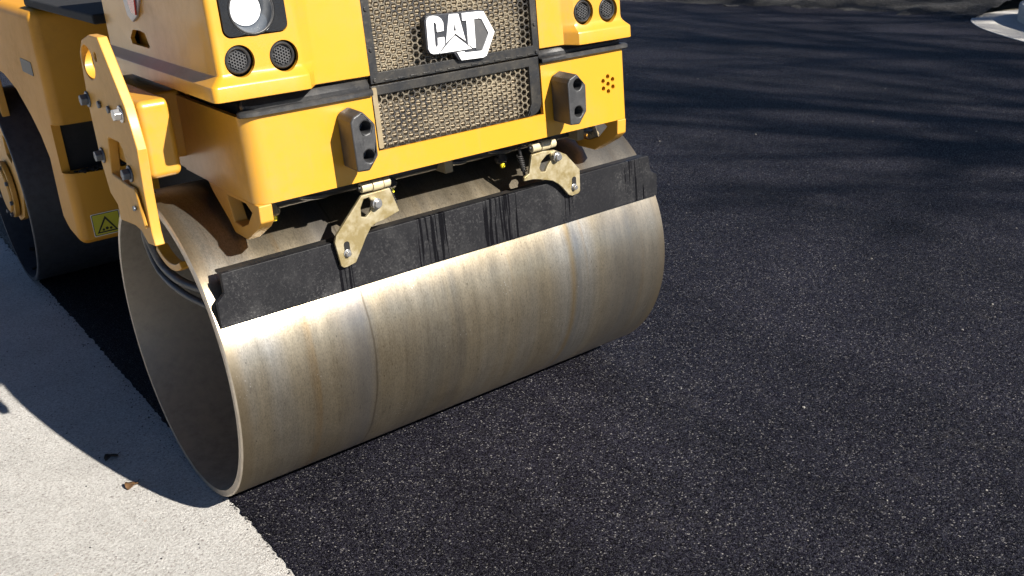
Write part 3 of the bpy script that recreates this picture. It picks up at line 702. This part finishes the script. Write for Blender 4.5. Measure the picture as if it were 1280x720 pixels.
# --- rear half
rear = drum(1.83, REARDRUM, INNER, 'rear_drum')
rg = random.Random(2)
for a in (-118, -108, -101, -84, -62): bm = bmesh.new(); cyl(bm, (-.56 + rg.uniform(-.03, .03), 1.83 + .343 * math.cos(R(a)), .36 + .343 * math.sin(R(a))), (-.56, 1.83 + .335 * math.cos(R(a)), .36 + .335 * math.sin(R(a))), .006, n=8); done('tar_spot', bm, SHADE_TAR, rear, 0)
rp = [(1.66, 1.0), (1.62, .66), (1.617, .56), (1.592, .392), (1.70, .27), (1.80, .235), (1.93, .26), (2.02, .40), (2.06, 1.0)]
bm = bmesh.new(); prism(bm, [rp, [(1.66, .56), (1.73, .57), (1.74, .50), (1.68, .475), (1.648, .50)]], YZ, -.590, -.565); o = done('rear_support_plate', bm, YPLATE, roller, 25, .003)
bm = bmesh.new(); cyl(bm, (-.595, 1.80, .36), (-.612, 1.80, .36), .105, n=36); cyl(bm, (-.612, 1.80, .36), (-.62, 1.80, .36), .085, .08, 36); done('hub_flange', bm, YPLATE, o, 30, .003)
for i in range(8): hexbolt('bolt', (-.612, 1.80 + .094 * math.cos(R(45 * i + 20)), .36 + .094 * math.sin(R(45 * i + 20))), (-1, 0, 0), .009, .012, BOLT, o, False)
# rear frame with the step notch
bm = bmesh.new(); Q = [(.90, .378), (.925, .362), (1.02, .372), (1.05, .385), (1.090, .41), (1.092, .47), (1.083, .60), (1.13, .655), (1.202, .702), (1.333, .765), (1.50, .80), (2.1, .82), (2.3, .80), (2.3, 1.05), (.90, 1.05)]
prism(bm, [Q], YZ, -.577, .55); rf = done('rear_frame', bm, YSHADE, roller, 0)
m = rf.modifiers.new('b', 'BEVEL'); m.width = .028; m.segments = 5; m.limit_method = 'ANGLE'; m.angle_limit = R(60); bake(rf)
bm = bmesh.new(); prism(bm, [[(-.70, .598), (-.505, .580), (-.12, .575), (-.12, .722), (-.545, .728), (-.70, .735)]], XZ, .80, .937); ca = done('c', bm, SHADE_TAR, None, 0)
bm = bmesh.new(); prism(bm, [[(-.553, .585), (-.12, .575), (-.12, .722), (-.553, .728)]], XZ, .85, 1.08); cb = done('c', bm, SHADE_TAR, None, 0)
cut(rf, [cb, ca])
bm = bmesh.new(); box(bm, -.570, -.125, .945, 1.075, .585, .72); done('notch_shade_fill', bm, SHADE_TAR, rf, 0)  # near-black block filling the notch, its shade put in as colour
# dirt crust along the bottom of the notch
bm = bmesh.new(); rg = random.Random(8)
for k in range(70): chip(bm, rg.uniform(-.56, -.36), rg.uniform(.903, .93), .578 + rg.uniform(0, .006), rg.uniform(.004, .011), 0)
done('mud_crust', bm, SHADE_TAR, rf, 0)
# warning label
bm = bmesh.new(); prism(bm, [rrect(-.535, -.452, .383, .452, .003, 2)], XZ, .8992, .8998); lab = done('warning_label', bm, LABELK, roller, 0)
bm = bmesh.new(); prism(bm, [rrect(-.5355, -.4515, .3825, .4525, .003, 2), rrect(-.5335, -.4535, .3845, .4505, .003, 2)], XZ, .8988, .8991); done('label_edge', bm, LABELW, lab, 0)
bm = bmesh.new(); prism(bm, [rrect(-.5315, -.4555, .3865, .4485, .003, 2)], XZ, .8985, .899); done('label_field', bm, LABELY, lab, 0)
T0 = [(-.4955, .4415), (-.464, .3915), (-.526, .3915)]; T1 = [(-.4955, .4315), (-.4715, .3955), (-.5185, .3955)]
bm = bmesh.new(); prism(bm, [T0, T1], XZ, .8978, .8984)
for x, z, w in ((-.506, .4005, .004), (-.4955, .403, .005), (-.484, .4015, .0045)): prism(bm, [circ(x, z, w, 6)], XZ, .8978, .8984)
done('warning_triangle', bm, LABELK, lab, 0)
# small black decal high on the rear frame, articulation joint, platform, seat
bm = bmesh.new(); prism(bm, [rrect(1.0, 1.14, .86, .90, .006, 3)], YZ, -.5786, -.5774); done('decal', bm, LABELK, roller, 0)
bm = bmesh.new(); box(bm, -.32, .30, .30, .90, .40, .93); cyl(bm, (0, .70, .30), (0, .70, .95), .10, n=24); done('articulation_joint', bm, SHADE_TAR, roller, 0, .01)
bm = bmesh.new(); box(bm, -.555, .52, .32, 1.02, 1.052, 1.075); done('floor_plate', bm, SHADE_TAR, roller, 0, .006)
st = empty('operator_seat'); st.parent = roller
bm = bmesh.new(); box(bm, -.26, .22, 1.25, 1.72, 1.28, 1.38); done('seat_cushion', bm, RUBBER, st, 30, .04, 4)
bm = bmesh.new(); prism(bm, [[(1.66, 1.36), (1.76, 1.36), (1.88, 1.85), (1.80, 1.86)]], YZ, -.25, .21); done('backrest', bm, RUBBER, st, 30, .03, 4)
bm = bmesh.new(); box(bm, -.2, .16, 1.3, 1.68, 1.05, 1.28); done('seat_base', bm, DARK, st, 0, .01)
cs_ = empty('steering_console'); cs_.parent = roller
bm = bmesh.new(); prism(bm, [[(.36, 1.076), (.60, 1.076), (.56, 1.5), (.42, 1.58)]], YZ, -.2, .16); done('console', bm, DARK, cs_, 0, .02, 3)
bm = bmesh.new(); c_ = Vector((-.02, .66, 1.58)); ax = Matrix.Rotation(R(-35), 3, 'X')
tube(bm, [c_ + ax @ Vector((.17 * math.cos(2 * math.pi * i / 32), .17 * math.sin(2 * math.pi * i / 32), 0)) for i in range(33)], .014, 10)
for i in range(3): tube(bm, [c_, c_ + ax @ Vector((.17 * math.cos(2.1 * i), .17 * math.sin(2.1 * i), 0))], .01, 8)
tube(bm, [c_, (-.02, .5, 1.5)], .02, 8); done('steering_wheel', bm, PLASTIC, cs_, 50)

# ------------------------------------------------------------------ bare trees behind the camera; their trunks and limbs shade the far asphalt
def make_tree(seed, H, r0):
    rg = random.Random(seed); bt = bmesh.new(); bb = bmesh.new()
    trunk = [(0, 0, 0)]; x = y = 0
    for i in range(1, 9): x += rg.gauss(0, .04) * H / 8; y += rg.gauss(0, .04) * H / 8; trunk.append((x, y, H * .85 * i / 8))
    tube(bt, trunk, [r0 * (1 - .085 * i) for i in range(9)], 10)
    def grow(p, d, L_, r, depth):
        pts = [p]; q = Vector(p); d = d.copy()
        for i in range(4):
            d = (d + Vector((rg.gauss(0, .13), rg.gauss(0, .13), .05 + rg.gauss(0, .08)))).normalized(); q = q + d * L_ / 4; pts.append(q.copy())
        tube(bb, pts, [r * (1 - .17 * i) for i in range(5)], 6)
        if depth > 0:
            for k in range(rg.choice((3, 4))):
                i = rg.randint(1, 4); e = (d + Vector((rg.gauss(0, .6), rg.gauss(0, .6), rg.gauss(.15, .4)))).normalized()
                grow(pts[i], e, L_ * rg.uniform(.5, .7), r * .5, depth - 1)
    for i in range(3, 9):
        for k in range(2):
            a = rg.uniform(0, 6.28); d = Vector((math.cos(a), math.sin(a), rg.uniform(1.0, 2.0))).normalized()
            grow(Vector(trunk[i]), d, H * rg.uniform(.13, .22), r0 * rg.uniform(.32, .5), 2)
    return bt, bb
adir = Vector((SUN_DIR.x, SUN_DIR.y, 0)).normalized()
TR = [(3.5, -.2, 13, 0), (4.1, 0, 11.5, 1), (4.7, 0, 13, 2), (5.4, 0, 14, 0), (6.1, 0, 11, 1), (6.9, .2, 13, 2), (7.8, .4, 12, 0), (8.8, .8, 11.5, 1)]
protos = []
for v in range(3):
    root_ = empty('bare_tree'); bt, bb = make_tree(20 + v, (12.5, 13.5, 11.5)[v], (.14, .16, .12)[v])
    done('trunk', bt, BARK, root_, 50); done('crown', bb, BARK, root_, 60); protos.append(root_)
used = set()
for (x, y, s, v) in TR:
    if v in used:
        root_ = protos[v].copy(); COL.objects.link(root_)
        for ch in protos[v].children: c = ch.copy(); c.parent = root_; COL.objects.link(c)
    else: root_ = protos[v]; used.add(v)
    root_.location = (x + adir.x * s, y + adir.y * s, -.03); root_.rotation_euler = (0, 0, x * 2.3); sc_ = .92 + .16 * ((x * 7.3) % 1); root_.scale = (sc_, sc_, sc_)
    tag(root_, 'leafless tree standing in the sun behind the paved lot', 'tree', 'bare trees shading the asphalt')
